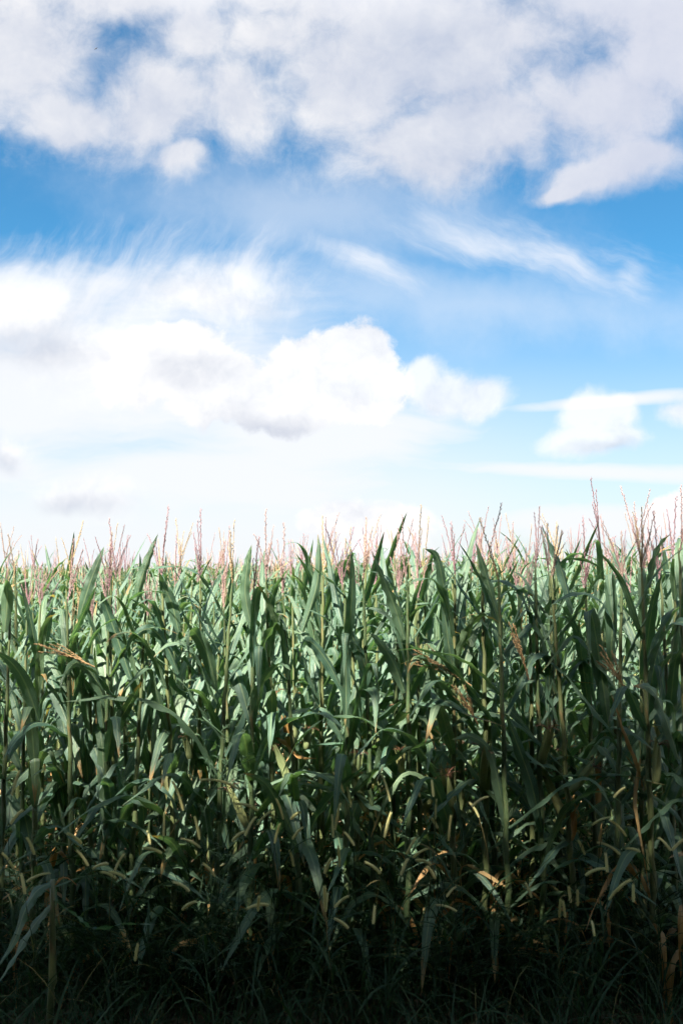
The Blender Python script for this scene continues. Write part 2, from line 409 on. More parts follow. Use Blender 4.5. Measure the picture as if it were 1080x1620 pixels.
# ------------------------------------------------------------------ corn leaves
def leaf_curve(cls, rnd):
    """polyline of (inclination from vertical, azimuth drift, twist) along the leaf"""
    u = rnd.uniform
    if cls == 'flag':
        L, Wd = u(.28, .44), u(.030, .046); th0, bend, p0, sharp = u(6, 36), (u(0, 40) if rnd.random() < .7 else u(60, 140)), u(.5, .8), u(.08, .3)
    elif cls == 'upper':
        L, Wd = u(.40, .58), u(.044, .062); th0, bend, p0, sharp = u(20, 46), u(20, 120), u(.5, .8), u(.06, .3)
    elif cls == 'mid':
        L, Wd = u(.50, .70), u(.054, .074); th0, bend, p0, sharp = u(30, 56), u(50, 125), u(.36, .64), u(.08, .35)
    elif cls == 'kink':
        L, Wd = u(.42, .60), u(.052, .070); th0, bend, p0, sharp = u(12, 36), u(115, 165), u(.40, .70), u(.025, .07)
    elif cls == 'low':
        L, Wd = u(.42, .60), u(.044, .060); th0, bend, p0, sharp = u(35, 60), u(70, 120), u(.28, .45), u(.12, .3)
    else:  # dry
        L, Wd = u(.32, .50), u(.018, .036); th0, bend, p0, sharp = u(40, 80), u(80, 130), u(.18, .4), u(.05, .2)
    return L, Wd, th0, bend, p0, sharp
def leaf_strip(P, S0, Wd, m, rnd, twist, wave, fold, dry=False):
    """ribbon along polyline P (n,3); S0: side direction at the base; returns verts, uvs"""
    n = len(P); P = np.asarray(P, float)
    T = np.gradient(P, axis=0); T /= np.linalg.norm(T, axis=1)[:, None]
    S = np.empty_like(P); s = np.asarray(S0, float)
    for i in range(n):
        s = s - T[i] * s.dot(T[i]); s /= np.linalg.norm(s) + 1e-9; S[i] = s
    N = np.cross(S, T)
    t = np.linspace(0, 1, n)
    tw = np.radians(twist) * t ** 1.3
    c, sn = np.cos(tw)[:, None], np.sin(tw)[:, None]
    S, N = S * c + N * sn, N * c - S * sn
    w = Wd * np.minimum(1, 0.36 + 2.6 * t) * (1 - t ** 2.6) ** 0.85 * (1 - 0.25 * t)
    w = np.maximum(w, 0.0012)
    k1, k2, q1, q2 = rnd.uniform(1.6, 3.2), rnd.uniform(1.6, 3.2), rnd.uniform(0, 6.3), rnd.uniform(0, 6.3)
    a = np.linspace(-1, 1, m)[None, :]; tt = t[:, None]; ww = w[:, None]; fo = fold * (1 - 0.55 * tt)
    wv = wave * ww * np.where(a < 0, np.sin(q1 + 12.57 * k1 * tt), np.sin(q2 + 12.57 * k2 * tt)) * np.abs(a) ** 1.6 * np.minimum(1, 3 * tt)
    if dry: wv = wv + 0.5 * ww * (a * a - .3) * np.sin(9 * tt + q1)
    verts = P[:, None, :] + S[:, None, :] * (a * ww / 2 * np.cos(fo))[..., None] + N[:, None, :] * (np.abs(a) ** 1.25 * ww / 2 * np.sin(fo) + wv)[..., None]
    uvs = np.stack(np.broadcast_arrays((a + 1) / 2, tt), -1)
    return verts.reshape(-1, 3), uvs.reshape(-1, 2)
def make_leaf(cls, seed, n, m):
    rnd = random.Random(seed)
    L, Wd, th0, bend, p0, sharp = leaf_curve(cls, rnd)
    az = rnd.uniform(-25, 25); wob = rnd.uniform(0, 6.3)
    t = np.linspace(0, 1, n)
    sg = 1 / (1 + np.exp(-(t - p0) / max(sharp * .5, .012)))
    sg0 = 1 / (1 + math.exp(p0 / max(sharp * .5, .012)))
    th = np.radians(th0 + bend * (sg - sg0) + 5 * np.sin(5 * t + wob))
    ph = np.radians(az * t ** 1.5)
    d = np.stack([np.sin(th) * np.cos(ph), np.sin(th) * np.sin(ph), np.cos(th)], 1) * (L / (n - 1))
    P = np.vstack([[0, 0, 0], np.cumsum(d[:-1], 0)]); P[:, 0] += 0.008
    V, uv = leaf_strip(P, (0, 1, 0), Wd, m, rnd, rnd.uniform(-70, 70) * (.5 if cls != 'kink' else .3),
                       rnd.uniform(.06, .20), math.radians(rnd.uniform(10, 36)), cls == 'dry')
    return V, uv
CLS = {'flag': 10, 'upper': 16, 'mid': 18, 'kink': 12, 'low': 12, 'dry': 10}
HI, LO = (24, 7), (8, 3)
LIB, LOW_LIB = {}, {}
sd_ = 100
for cls, cnt in CLS.items():
    LIB[cls], LOW_LIB[cls] = [], []
    for i in range(cnt):
        sd_ += 1
        V, uv = make_leaf(cls, sd_, *HI); g = Geo(); g.add(V, grid_faces(*HI), uv)
        LIB[cls].append(g.mesh('leaf', M_DRY if cls == 'dry' else M_LEAF))
        LOW_LIB[cls].append(make_leaf(cls, sd_, *LO))

# ------------------------------------------------------------------ stalks, tassels, ears
def stalk_geo(rnd, H, sides=8):
    nodes = 12; pts, rad = [], []
    x = y = 0.0; lean = rnd.uniform(-.03, .03), rnd.uniform(-.03, .03)
    for i in range(nodes + 1):
        z = H * i / nodes; k = i / nodes; r0 = 0.0098 * (1 - k) ** .7 + .0030
        zig = .004 * (1 if i % 2 else -1) * (1 - k)
        x, y = lean[0] * k * k * H + zig, lean[1] * k * k * H
        if i > 0:
            pts += [(x, y, z - .012), (x, y, z), (x, y, z + .012)]; rad += [r0 * 1.0, r0 * 1.28, r0 * 1.16]
        else: pts.append((0, 0, -.03)); rad.append(r0 * 1.2)
        if i < nodes:   # sheath wraps the stalk and opens below the next node
            pts.append((x, y, z + H / nodes * .55)); rad.append(r0 * 1.06)
    return pts, rad, lean
STALKS = []
for i in range(14):
    rnd = random.Random(500 + i); pts, rad, lean = stalk_geo(rnd, 1.57)
    g = Geo(); g.add(*tube(pts, rad, 8)); STALKS.append((g.mesh('stalk', M_STALK), lean))
def lean_at(lean, z, H=1.57):
    k = min(1, max(0, z / H)); return lean[0] * k * k * H, lean[1] * k * k * H

def spike(g, p0, d, L, rnd, r=.0016, droop=0.0, step=.0058, size=1.0, sides=4):
    """one tassel branch: a thin axis set with paired spikelets"""
    d = Vector(d).normalized(); n = 7; pts = []
    p = Vector(p0)
    for i in range(n):
        pts.append(p.copy()); dd = d + Vector((0, 0, -droop * (i / n))); p = p + dd.normalized() * (L / (n - 1))
    g.add(*tube(pts, [r * (1 - .6 * i / n) for i in range(n)], sides))
    m_ = int(L * .93 / step)
    for k in range(m_):
        t = .05 + .93 * k / m_; f = t * (n - 1); i = min(int(f), n - 2); q = pts[i].lerp(pts[i + 1], f - i)
        ax = (pts[i + 1] - pts[i]).normalized(); a = rnd.uniform(0, 6.28)
        s = ax.orthogonal().normalized(); s = Matrix.Rotation(a, 3, ax) @ s
        l, w = rnd.uniform(.009, .012) * size, rnd.uniform(.0013, .0018) * size
        dirn = (ax * .9 + s * .24).normalized(); b = dirn.cross(s).normalized(); e = b.cross(dirn)
        base = q + s * r; mid = base + dirn * l * .5
        vs = [base, mid + b * w, mid + e * w, mid - b * w, mid - e * w, base + dirn * l]
        fs = [(0, 1, 2), (0, 2, 3), (0, 3, 4), (0, 4, 1), (5, 2, 1), (5, 3, 2), (5, 4, 3), (5, 1, 4)]
        g.add(vs, fs, [(.5, t)] * 6)
def tassel_geo(seed, mat, light=False):
    rnd = random.Random(seed); g = Geo(); Lc = rnd.uniform(.20, .34)
    tilt = Vector((rnd.uniform(-.22, .22), rnd.uniform(-.22, .22), 1)).normalized()
    spike(g, (0, 0, 0), tilt, Lc, rnd, .0020, rnd.uniform(0, .35), size=1.1)
    for i in range(rnd.randint(2, 6)):
        a = rnd.uniform(0, 6.28); o = rnd.uniform(.08, .36)
        spike(g, tilt * (.015 + .012 * i), (math.cos(a) * o, math.sin(a) * o, 1), rnd.uniform(.10, .22), rnd, .0014, rnd.uniform(0, 1.0), size=.95)
    return g.mesh('tassel', mat)
TASSELS = [tassel_geo(700 + i, M_TASSEL) for i in range(14)]
DTASSELS = [tassel_geo(760 + i, M_DTAS) for i in range(4)]

def ear_geo(seed, mat):
    rnd = random.Random(seed); L, Rr = rnd.uniform(.16, .21), rnd.uniform(.015, .020)
    g = Geo(); n, s = 12, 12
    for lay in range(2):   # inner husk and a looser outer wrap, pointed and ribbed
        vs, uv = [], []
        for i in range(n):
            t = i / (n - 1); r0 = Rr * (math.sin(math.pi * min(1, .12 + .88 * (t ** .8))) ** .6 * (1 - .35 * t) + .05) * (1 + .06 * lay)
            if t > .97: r0 *= .35
            for k in range(s):
                a = 6.283 * k / s + t * .5; rr = r0 * (1 + .07 * math.sin(3 * a + seed + lay))
                vs.append((rr * math.cos(a), rr * math.sin(a), L * t * (1 - .22 * lay * (math.sin(2 * a + seed) > 0)))); uv.append((k / s, t))
        fs = [(i * s + k, i * s + (k + 1) % s, (i + 1) * s + (k + 1) % s, (i + 1) * s + k) for i in range(n - 1) for k in range(s)]
        g.add(vs, fs, uv)
    for k in range(3):     # husk tips standing off the ear
        a = rnd.uniform(0, 6.28); P = np.array([[math.cos(a) * Rr * (1 - t * .2 + .9 * t * t), math.sin(a) * Rr * (1 - t * .2 + .9 * t * t), L * (.35 + .85 * t)] for t in np.linspace(0, 1, 8)])
        V, uv = leaf_strip(P, (-math.sin(a), math.cos(a), 0), .028, 3, rnd, 0, .05, .3); g.add(V, grid_faces(8, 3), uv)
    sg = Geo()
    for k in range(16):
        a = rnd.uniform(0, 6.28); o = rnd.uniform(.3, 1.2); p = Vector((0, 0, L * .95)); pts = [p]
        d = Vector((math.cos(a) * o, math.sin(a) * o, 1)).normalized()
        for q in range(4): p = p + d * .014; pts.append(p); d = (d + Vector((0, 0, -.45))).normalized()
        sg.add(*tube(pts, [.0011] * 5, 3, False))
    return g.mesh('ear', mat), sg.mesh('silk', M_SILK)
EARS = [ear_geo(800 + i, M_HUSK) for i in range(4)]
DEARS = [ear_geo(820 + i, M_DHUSK) for i in range(2)]

# ------------------------------------------------------------------ one corn plant
def plan_plant(rnd, H=1.0):
    """list of (class, index, z, azimuth, scale) for the leaves of one plant"""
    out = []; az0 = rnd.uniform(0, 6.283); n = rnd.randint(15, 18)
    for i in range(n):
        k = i / (n - 1); z = .18 + 1.22 * k ** .96
        az = az0 + math.pi * (i % 2) + rnd.uniform(-.5, .5)
        if k > .84: cls = 'flag'
        elif k > .62: cls = 'upper' if rnd.random() < .72 else 'kink'
        elif k > .24: cls = 'mid' if rnd.random() < .70 else 'kink'
        elif k > .12: cls = 'low' if rnd.random() < .85 else 'dry'
        else: cls = 'dry' if rnd.random() < .5 else 'low'
        out.append((cls, rnd.randrange(CLS[cls]), z, az, rnd.uniform(.88, 1.1)))
    return out
def corn_plant(loc, rnd, scale, label, group, plan=None, lean=None, tassel=True, ear=None, extra=None, rotz=0.0):
    root = empty('corn_plant', loc, (rnd.uniform(-.035, .035) if lean is None else lean[0], rnd.uniform(-.035, .035) if lean is None else lean[1], rotz), scale)
    tag(root, label, 'corn plant', group)
    sm, ln = rnd.choice(STALKS)
    mesh_obj('stalk', sm, root)
    for cls, i, z, az, s in (plan_plant(rnd) if plan is None else plan):
        ox, oy = lean_at(ln, z)
        mesh_obj('leaf', LIB[cls][i], root, (ox, oy, z), (0, 0, az), (s, s, s))
    if tassel and rnd.random() < (.95 if loc[1] < 5.2 else .58):
        ox, oy = lean_at(ln, 1.57)
        mesh_obj('tassel', rnd.choice(TASSELS), root, (ox, oy, 1.55), (rnd.uniform(-.1, .1), rnd.uniform(-.1, .1), rnd.uniform(0, 6.28)), (rnd.uniform(.85, 1.15),) * 3)
    if ear is None: ear = rnd.random() < .32
    if ear:
        em, sk = rnd.choice(EARS if rnd.random() < .88 else DEARS); z = rnd.uniform(.62, .86); a = rnd.uniform(0, 6.28)
        ox, oy = lean_at(ln, z)
        e = mesh_obj('ear', em, root, (ox + .016 * math.cos(a), oy + .016 * math.sin(a), z), (0, rnd.uniform(.25, .55), a))
        mesh_obj('silk', sk, e)
    return root

# ------------------------------------------------------------------ the field
ROW0, ROW_STEP, SLOPE = 4.10, .66, -.055
def row_y(k, x): return ROW0 + ROW_STEP * k + SLOPE * x
ORD = ['first', 'second', 'third', 'fourth', 'fifth', 'sixth', 'seventh', 'eighth', 'ninth', 'tenth', 'eleventh', 'twelfth', 'thirteenth', 'fourteenth', 'fifteenth', 'sixteenth', 'seventeenth', 'eighteenth', 'nineteenth']
for t_ in ('twenty', 'thirty', 'forty', 'fifty'): ORD += [t_[:-1] + 'ieth'] + [t_ + '-' + o_ for o_ in ORD[:9]]
FRONT_PX = [8, 62, 125, 172, 208, 283, 340, 400, 478, 543, 590, 640, 712, 760, 802, 858, 905, 965, 1027, 1072]
FILL_PX = [36, 95, 148, 190, 245, 312, 370, 440, 512, 566, 614, 668, 735, 781, 830, 880, 935, 1000, 1050]
def size_at(x, k):
    y = ROW0 + ROW_STEP * k
    return 1.045 * (1.0 + .030 * x / (1 + .12 * k)) * (1 + .022 * math.sin(1.9 * x + .7 * y) * math.sin(.9 * y - 1.1 * x) + .018 * math.sin(3.7 * x - 2.3 * y))
count = 0
front_plants = []
for i, px in enumerate(FRONT_PX):
    rnd = random.Random(3000 + i)
    x = (px - 540) / FPX * ROW0 * (1 - .02); y = row_y(0, x) + rnd.uniform(-.04, .04); x = (px - 540) / FPX * y
    lab = 'corn plant in the front row at the field edge, %s stalk from the left' % ORD[i]
    o = corn_plant((x, y, 0), rnd, size_at(x, 0) * rnd.uniform(.97, 1.05), lab, 'front row of corn', lean=(rnd.uniform(-.03, .03), rnd.uniform(-.03, .03)), plan=[q for q in plan_plant(rnd) if not (.55 < q[2] < 1.2 and rnd.random() < .35)])
    front_plants.append(o); count += 1
for i, px in enumerate(FILL_PX):
    rnd = random.Random(3500 + i); y = ROW0 + rnd.uniform(.12, .3); x = (px - 540) / FPX * y; y += SLOPE * x
    nb = sum(1 for p in FRONT_PX if p < px)
    corn_plant((x, y, 0), rnd, size_at(x, 0) * rnd.uniform(.93, 1.03), 'corn plant set slightly back, between the %s and %s stalks of the front row' % (ORD[nb - 1], ORD[min(nb, 19)]), 'front row of corn', rotz=rnd.uniform(0, 6.28)); count += 1
k = 0
rest = []
while True:
    k += 1
    y0 = row_y(k, 0); half = .345 * (y0 + .4) + .25
    if y0 > 46: break
    step = .135 if k < 4 else .15 if y0 < 14 else .21
    n = int(2 * half / step); seen = 0
    for j in range(n):
        rnd = random.Random(9000 + k * 997 + j)
        x = -half + (j + .5) * step + rnd.uniform(-.05, .05); y = row_y(k, x) + rnd.uniform(-.04, .04)
        s = size_at(x, k) * rnd.uniform(.88, 1.06)
        full_row = count + n <= 300 if j == 0 else full_row
        if full_row:
            lab = 'green corn plant in the %s row of the field, counted back from its edge' % ORD[k]
            if k <= 4:
                if abs(x) < .343 * y: lab = 'corn plant in the %s row from the field edge, %s stalk from the left' % (ORD[k], ORD[seen]); seen += 1
                else: lab = 'corn plant ending the %s row out of the picture, %s %s' % (ORD[k], ORD[j if x < 0 else n - 1 - j], 'from its left end' if x < 0 else 'from its right end')
            corn_plant((x, y, land(y)), rnd, s, lab, '%s row of corn' % ORD[k], rotz=rnd.uniform(0, 6.28))
            count += 1
        else: rest.append((x, y, s, rnd))
print('corn plants', count, 'rest', len(rest), 'rows', k)

def far_field():
    Vs, UVs, As, Fs, Ms = [], [], [], [], []
    base = 0
    lf = np.array(grid_faces(*LO)); spike_f = np.array([(0, 1, 2, 2), (0, 2, 3, 3), (0, 3, 1, 1)])
    for x, y, s, rnd in rest:
        plan = plan_plant(rnd); rz = rnd.uniform(0, 6.28); pr = rnd.random()
        zmin = .75 if y > 13 else .4
        for cls, i, z, az, sc in plan:
            if z < zmin: continue
            V, uv = LOW_LIB[cls][i]
            c, s_ = math.cos(az + rz), math.sin(az + rz); V = V * sc
            W_ = np.stack([V[:, 0] * c - V[:, 1] * s_, V[:, 0] * s_ + V[:, 1] * c, V[:, 2] + z], 1) * s + (x, y, land(y))
            Vs.append(W_); UVs.append(uv); As.append(np.full(len(V), rnd.random())); Fs.append(lf + base); Ms.append(np.full(len(lf), 1 if cls == 'dry' else 0)); base += len(V)
        # stalk
        r0 = .011 * s; z0 = 0.0 if y < 13 else .6
        V = np.array([(math.cos(a) * r0 * q, math.sin(a) * r0 * q, zz) for zz, q in ((z0, 1), (1.62, .35)) for a in (0, 2.1, 4.2)]) * (1, 1, s) + (x, y, land(y))
        Fs.append(np.array([(0, 1, 4, 3), (1, 2, 5, 4), (2, 0, 3, 5)]) + base); Vs.append(V); UVs.append(np.tile((.3, .3), (6, 1))); As.append(np.full(6, pr)); Ms.append(np.full(3, 2)); base += 6
        # tassel: thin pointed branches
        for b in range(rnd.choice((0, 0, 0, 1, 2)) if y > 12 else rnd.randint(0, 2)):
            a = rnd.uniform(0, 6.28); o = 0.05 if b == 0 else rnd.uniform(.15, .45); L = rnd.uniform(.18, .27) if b == 0 else rnd.uniform(.10, .17)
            top = np.array([math.cos(a) * o * L, math.sin(a) * o * L, L]); w = .0026
            V = (np.array([[0, 0, 0], [w, 0, .4 * L], [-w, w, .4 * L], [-w, -w, .4 * L], [0, 0, L]]))
            V[:, :2] += np.outer(V[:, 2] / L, top[:2])
            V = (V + (0, 0, 1.56)) * s + (x, y, land(y))
            Fs.append(np.array([(0, 2, 1, 1), (0, 3, 2, 2), (0, 1, 3, 3), (4, 1, 2, 2), (4, 2, 3, 3), (4, 3, 1, 1)]) + base)
            Vs.append(V); UVs.append(np.tile((.5, .5), (5, 1))); As.append(np.full(5, pr)); Ms.append(np.full(6, 3)); base += 5
    V = np.concatenate(Vs).astype(np.float32); F = np.concatenate(Fs); Mi = np.concatenate(Ms)
    tri = F[:, 2] == F[:, 3]
    lens = np.where(tri, 3, 4).astype(np.int32); keep = np.ones(F.shape, bool); keep[:, 3] = ~tri
    loops = F[keep].astype(np.int32)
    me = bpy.data.meshes.new('far_corn')
    me.vertices.add(len(V)); me.vertices.foreach_set('co', V.ravel())
    me.loops.add(len(loops)); me.loops.foreach_set('vertex_index', loops)
    me.polygons.add(len(F)); me.polygons.foreach_set('loop_start', np.concatenate([[0], np.cumsum(lens)[:-1]]).astype(np.int32))
    me.polygons.foreach_set('loop_total', lens); me.polygons.foreach_set('material_index', Mi.astype(np.int32))
    me.polygons.foreach_set('use_smooth', np.ones(len(F), bool))
    for mt in (M_LEAF, M_DRY, M_STALK, M_TASSEL): me.materials.append(mt)
    me.update(calc_edges=True); set_uv(me, np.concatenate(UVs), np.concatenate(As))
    print('far corn faces', len(F))
    o = mesh_obj('far_corn', me); tag(o, 'sunlit mass of corn filling the field behind the nearer rows', 'corn field', kind='stuff')
far_field()

# ------------------------------------------------------------------ foxtails
def curve_pts(p0, p1, p2, p3, n):
    out = []
    for i in range(n):
        t = i / (n - 1); a = (1 - t)
        out.append(p0 * a ** 3 + p1 * 3 * a * a * t + p2 * 3 * a * t * t + p3 * t ** 3)
    return out
FOX = [  # head base -> head tip in the photograph, distance from the camera
    (290, 1282, 273, 1236, 3.75), (377, 1248, 318, 1234, 3.8), (316, 1328, 308, 1293, 3.7), (318, 1342, 287, 1327, 3.65), (340, 1387, 322, 1367, 3.6),
    (55, 1352, 43, 1326, 3.7), (22, 1374, 4, 1350, 3.75), (140, 1370, 122, 1346, 3.7), (181, 1380, 196, 1352, 3.6), (256, 1350, 226, 1342, 3.8),
    (172, 1367, 148, 1374, 3.6), (300, 1410, 275, 1396, 3.5), (214, 1520, 218, 1496, 3.4), (238, 1336, 234, 1317, 3.9),
    (408, 1282, 372, 1272, 3.7), (448, 1296, 437, 1264, 3.8), (460, 1296, 474, 1286, 3.9), (555, 1277, 549, 1245, 4.0), (530, 1313, 538, 1272, 3.7),
    (527, 1325, 525, 1290, 3.75), (537, 1371, 535, 1340, 3.7), (560, 1338, 545, 1317, 3.7), (617, 1268, 604, 1226, 3.75), (664, 1260, 650, 1240, 3.8),
    (608, 1325, 618, 1286, 3.7), (643, 1352, 657, 1327, 3.55), (634, 1385, 644, 1360, 3.5), (653, 1357, 676, 1343, 3.6), (656, 1361, 681, 1367, 3.6), (688, 1390, 676, 1372, 3.6),
    (709, 1330, 713, 1291, 3.8), (692, 1310, 679, 1292, 3.9), (706, 1419, 716, 1408, 3.6), (590, 1462, 592, 1442, 3.3), (551, 1469, 532, 1456, 3.35),
    (529, 1436, 551, 1418, 3.5), (515, 1440, 518, 1414, 3.5), (408, 1441, 410, 1419, 3.5), (425, 1432, 392, 1437, 3.55), (465, 1371, 458, 1346, 3.8), (590, 1240, 583, 1262, 4.2),
    (960, 1380, 957, 1351, 3.6), (925, 1385, 957, 1374, 3.7), (963, 1424, 985, 1400, 3.5), (1001, 1427, 1001, 1408, 3.5), (884, 1451, 886, 1424, 3.6), (893, 1451, 890, 1427, 3.65),
    (913, 1433, 913, 1409, 3.6), (902, 1428, 900, 1414, 3.7), (940, 1481, 937, 1466, 3.4), (1025, 1377, 1022, 1345, 3.8), (1062, 1346, 1080, 1329, 3.7), (1060, 1346, 1042, 1326, 3.75), (1012, 1348, 996, 1344, 3.8),
    (975, 1410, 997, 1392, 3.6), (765, 1300, 758, 1268, 4.3), (745, 1330, 752, 1300, 4.2), (890, 1320, 876, 1298, 4.1), (924, 1352, 914, 1330, 3.9),
    (722, 1442, 690, 1432, 3.6), (840, 1420, 832, 1400, 3.8),
]
rs_ = random.Random(12)
for q in range(26):   # more of them, scattered between
    bx, by = rs_.uniform(10, 1070), rs_.uniform(1250, 1450); a_ = R(rs_.uniform(-75, 75)); l_ = rs_.uniform(22, 40)
    FOX.append((bx, by, bx + l_ * math.sin(a_), by - l_ * math.cos(a_), rs_.uniform(3.4, 3.9) - (by - 1350) * .001))
def where_fox(x):
    return ('by the left edge' if x < 120 else 'left of the middle' if x < 420 else 'near the middle' if x < 660 else 'right of the middle' if x < 860 else 'towards the right edge')
def fox_pose(bx, by, tx, ty):
    a = math.degrees(math.atan2(tx - bx, by - ty))
    return 'nearly upright' if abs(a) < 15 else ('leaning ' if abs(a) < 50 else 'bent over ' if abs(a) < 85 else 'nodding ') + ('right' if a > 0 else 'left')
def fox_height(y): return 'tall' if y < 1300 else 'mid height' if y < 1380 else 'low' if y < 1440 else 'lowest'
labels = {}
for q, (bx, by, tx, ty, dep) in enumerate(FOX):
    rnd = random.Random(7000 + q)
    B = at(bx, by, dep); Tp = at(tx, ty, dep + rnd.uniform(-.03, .03)); hv = Tp - B; L = hv.length
    if L < .055: Tp = B + hv * (.055 / L); hv = Tp - B; L = .055
    foot = Vector((B.x - hv.x * 1.2 + rnd.uniform(-.06, .06), B.y + rnd.uniform(-.05, .12), 0))
    lab = '%s foxtail head, %s, %s' % (fox_height(by), fox_pose(bx, by, tx, ty), where_fox(bx))
    root = empty('foxtail', foot); labels.setdefault(lab, []).append((bx, root))
    root['category'] = 'foxtail'; root['group'] = 'foxtails along the field edge'
    b = B - foot; t_ = Tp - foot
    dirh = hv.normalized(); arch = Vector((0, 0, 1)) * L * .22
    c1 = Vector((0, 0, b.z * .5)); c2 = b - (dirh + Vector((0, 0, .9))).normalized() * b.z * .25
    g = Geo(); pts = curve_pts(Vector((0, 0, -.02)), c1, c2, b, 14); g.add(*tube(pts, [.0019 - .0009 * i / 13 for i in range(14)], 5))
    mesh_obj('stem', g.mesh('stem', M_GRASS), root)
    # head: a bristly, slightly arched cylinder
    hp = curve_pts(b, b + (hv * .33 + arch * .6), b + (hv * .70 + arch * .5), t_, 12)
    g = Geo(); rr = rnd.uniform(.0036, .0054)
    g.add(*tube(hp, [rr * (0.5 + .5 * math.sin(math.pi * min(.86, .14 + i / 11)) ** .5) if i < 11 else rr * .3 for i in range(12)], 7))
    for s_ in range(int(L * 5200)):
        f = rnd.uniform(0, 10.6); i = int(f); p = hp[i].lerp(hp[i + 1], f - i); ax = (hp[i + 1] - hp[i]).normalized()
        s = Matrix.Rotation(rnd.uniform(0, 6.28), 3, ax) @ ax.orthogonal().normalized()
        tip = p + s * rr * rnd.uniform(1.3, 2.6) * (1 - .045 * f) + ax * rnd.uniform(.006, .012); w = ax.cross(s) * .0005
        p = p + s * rr * .8
        g.add([p - w, p + w, tip], [(0, 1, 2)], [(.5, .5)] * 3)
    mesh_obj('seed_head', g.mesh('seed_head', M_FOX), root)
    for k_ in range(rnd.randint(2, 4)):
        i = rnd.randint(2, 8); p = pts[i]; a = rnd.uniform(0, 6.28); Lb = rnd.uniform(.14, .28)
        P = []; d = Vector((math.cos(a) * .5, math.sin(a) * .5, 1)).normalized(); pp = p.copy()
        for z_ in range(9): P.append(tuple(pp)); pp = pp + d * Lb / 8; d = (d + Vector((math.cos(a) * .08, math.sin(a) * .08, -.17))).normalized()
        V, uv = leaf_strip(P, (-math.sin(a), math.cos(a), 0), rnd.uniform(.007, .012), 3, rnd, rnd.uniform(-60, 60), .05, .35)
        g = Geo(); g.add(V, grid_faces(9, 3), uv); mesh_obj('blade', g.mesh('blade', M_GRASS), root)
for lab, lst in labels.items():
    lst.sort(key=lambda z: z[0])
    for i, (bx, o) in enumerate(lst):
        o['label'] = lab if len(lst) == 1 else lab + (', %s of %s from left' % (ORD[i], ['', '', 'two', 'three', 'four', 'five', 'six', 'seven', 'eight', 'nine', 'ten'][len(lst)]))

# ------------------------------------------------------------------ single leaves of the front row, as they hang in the photograph
def custom_leaf(pi, pts, width, tilt=35, tip=-.15, mat=None, name='leaf', label=None, twist=20):
    """a leaf of front plant pi through the given points; tip: how far its end comes towards the viewer"""
    plant = front_plants[pi]; rnd = random.Random(int(pts[0][0] * 7 + pts[0][1]))
    y0 = plant.location.y; q = [at(px, py, y0 + tip * (i / (len(pts) - 1)) ** 1.3) for i, (px, py) in enumerate(pts)]
    n = 24; P = []
    K = [q[0] * 2 - q[1]] + q + [q[-1] * 2 - q[-2]]
    for i in range(n):
        f = i / (n - 1) * (len(q) - 1); j = min(int(f), len(q) - 2); t = f - j; a, b_, c_, d_ = K[j:j + 4]
        P.append(.5 * ((b_ * 2) + (c_ - a) * t + (a * 2 - b_ * 5 + c_ * 4 - d_) * t * t + (b_ * 3 - a - c_ * 3 + d_) * t ** 3))
    T = (P[1] - P[0]).normalized(); view = Vector((0, 1, 0)); S = T.cross(view).normalized()
    S = Matrix.Rotation(R(tilt), 3, T) @ S
    inv = Matrix.LocRotScale(plant.location, plant.rotation_euler, plant.scale).inverted()
    V, uv = leaf_strip(np.array(P), S, width * .66, 7, rnd, twist * rnd.choice((-1, 1)), rnd.uniform(.08, .2), R(rnd.uniform(10, 30)), mat is M_DRY)
    V = np.array([inv @ Vector(v) for v in V])
    g = Geo(); g.add(V, grid_faces(n, 7), uv); o = mesh_obj(name, g.mesh(name, mat or M_LEAF), plant)
    if label: o['label'] = label
    return o
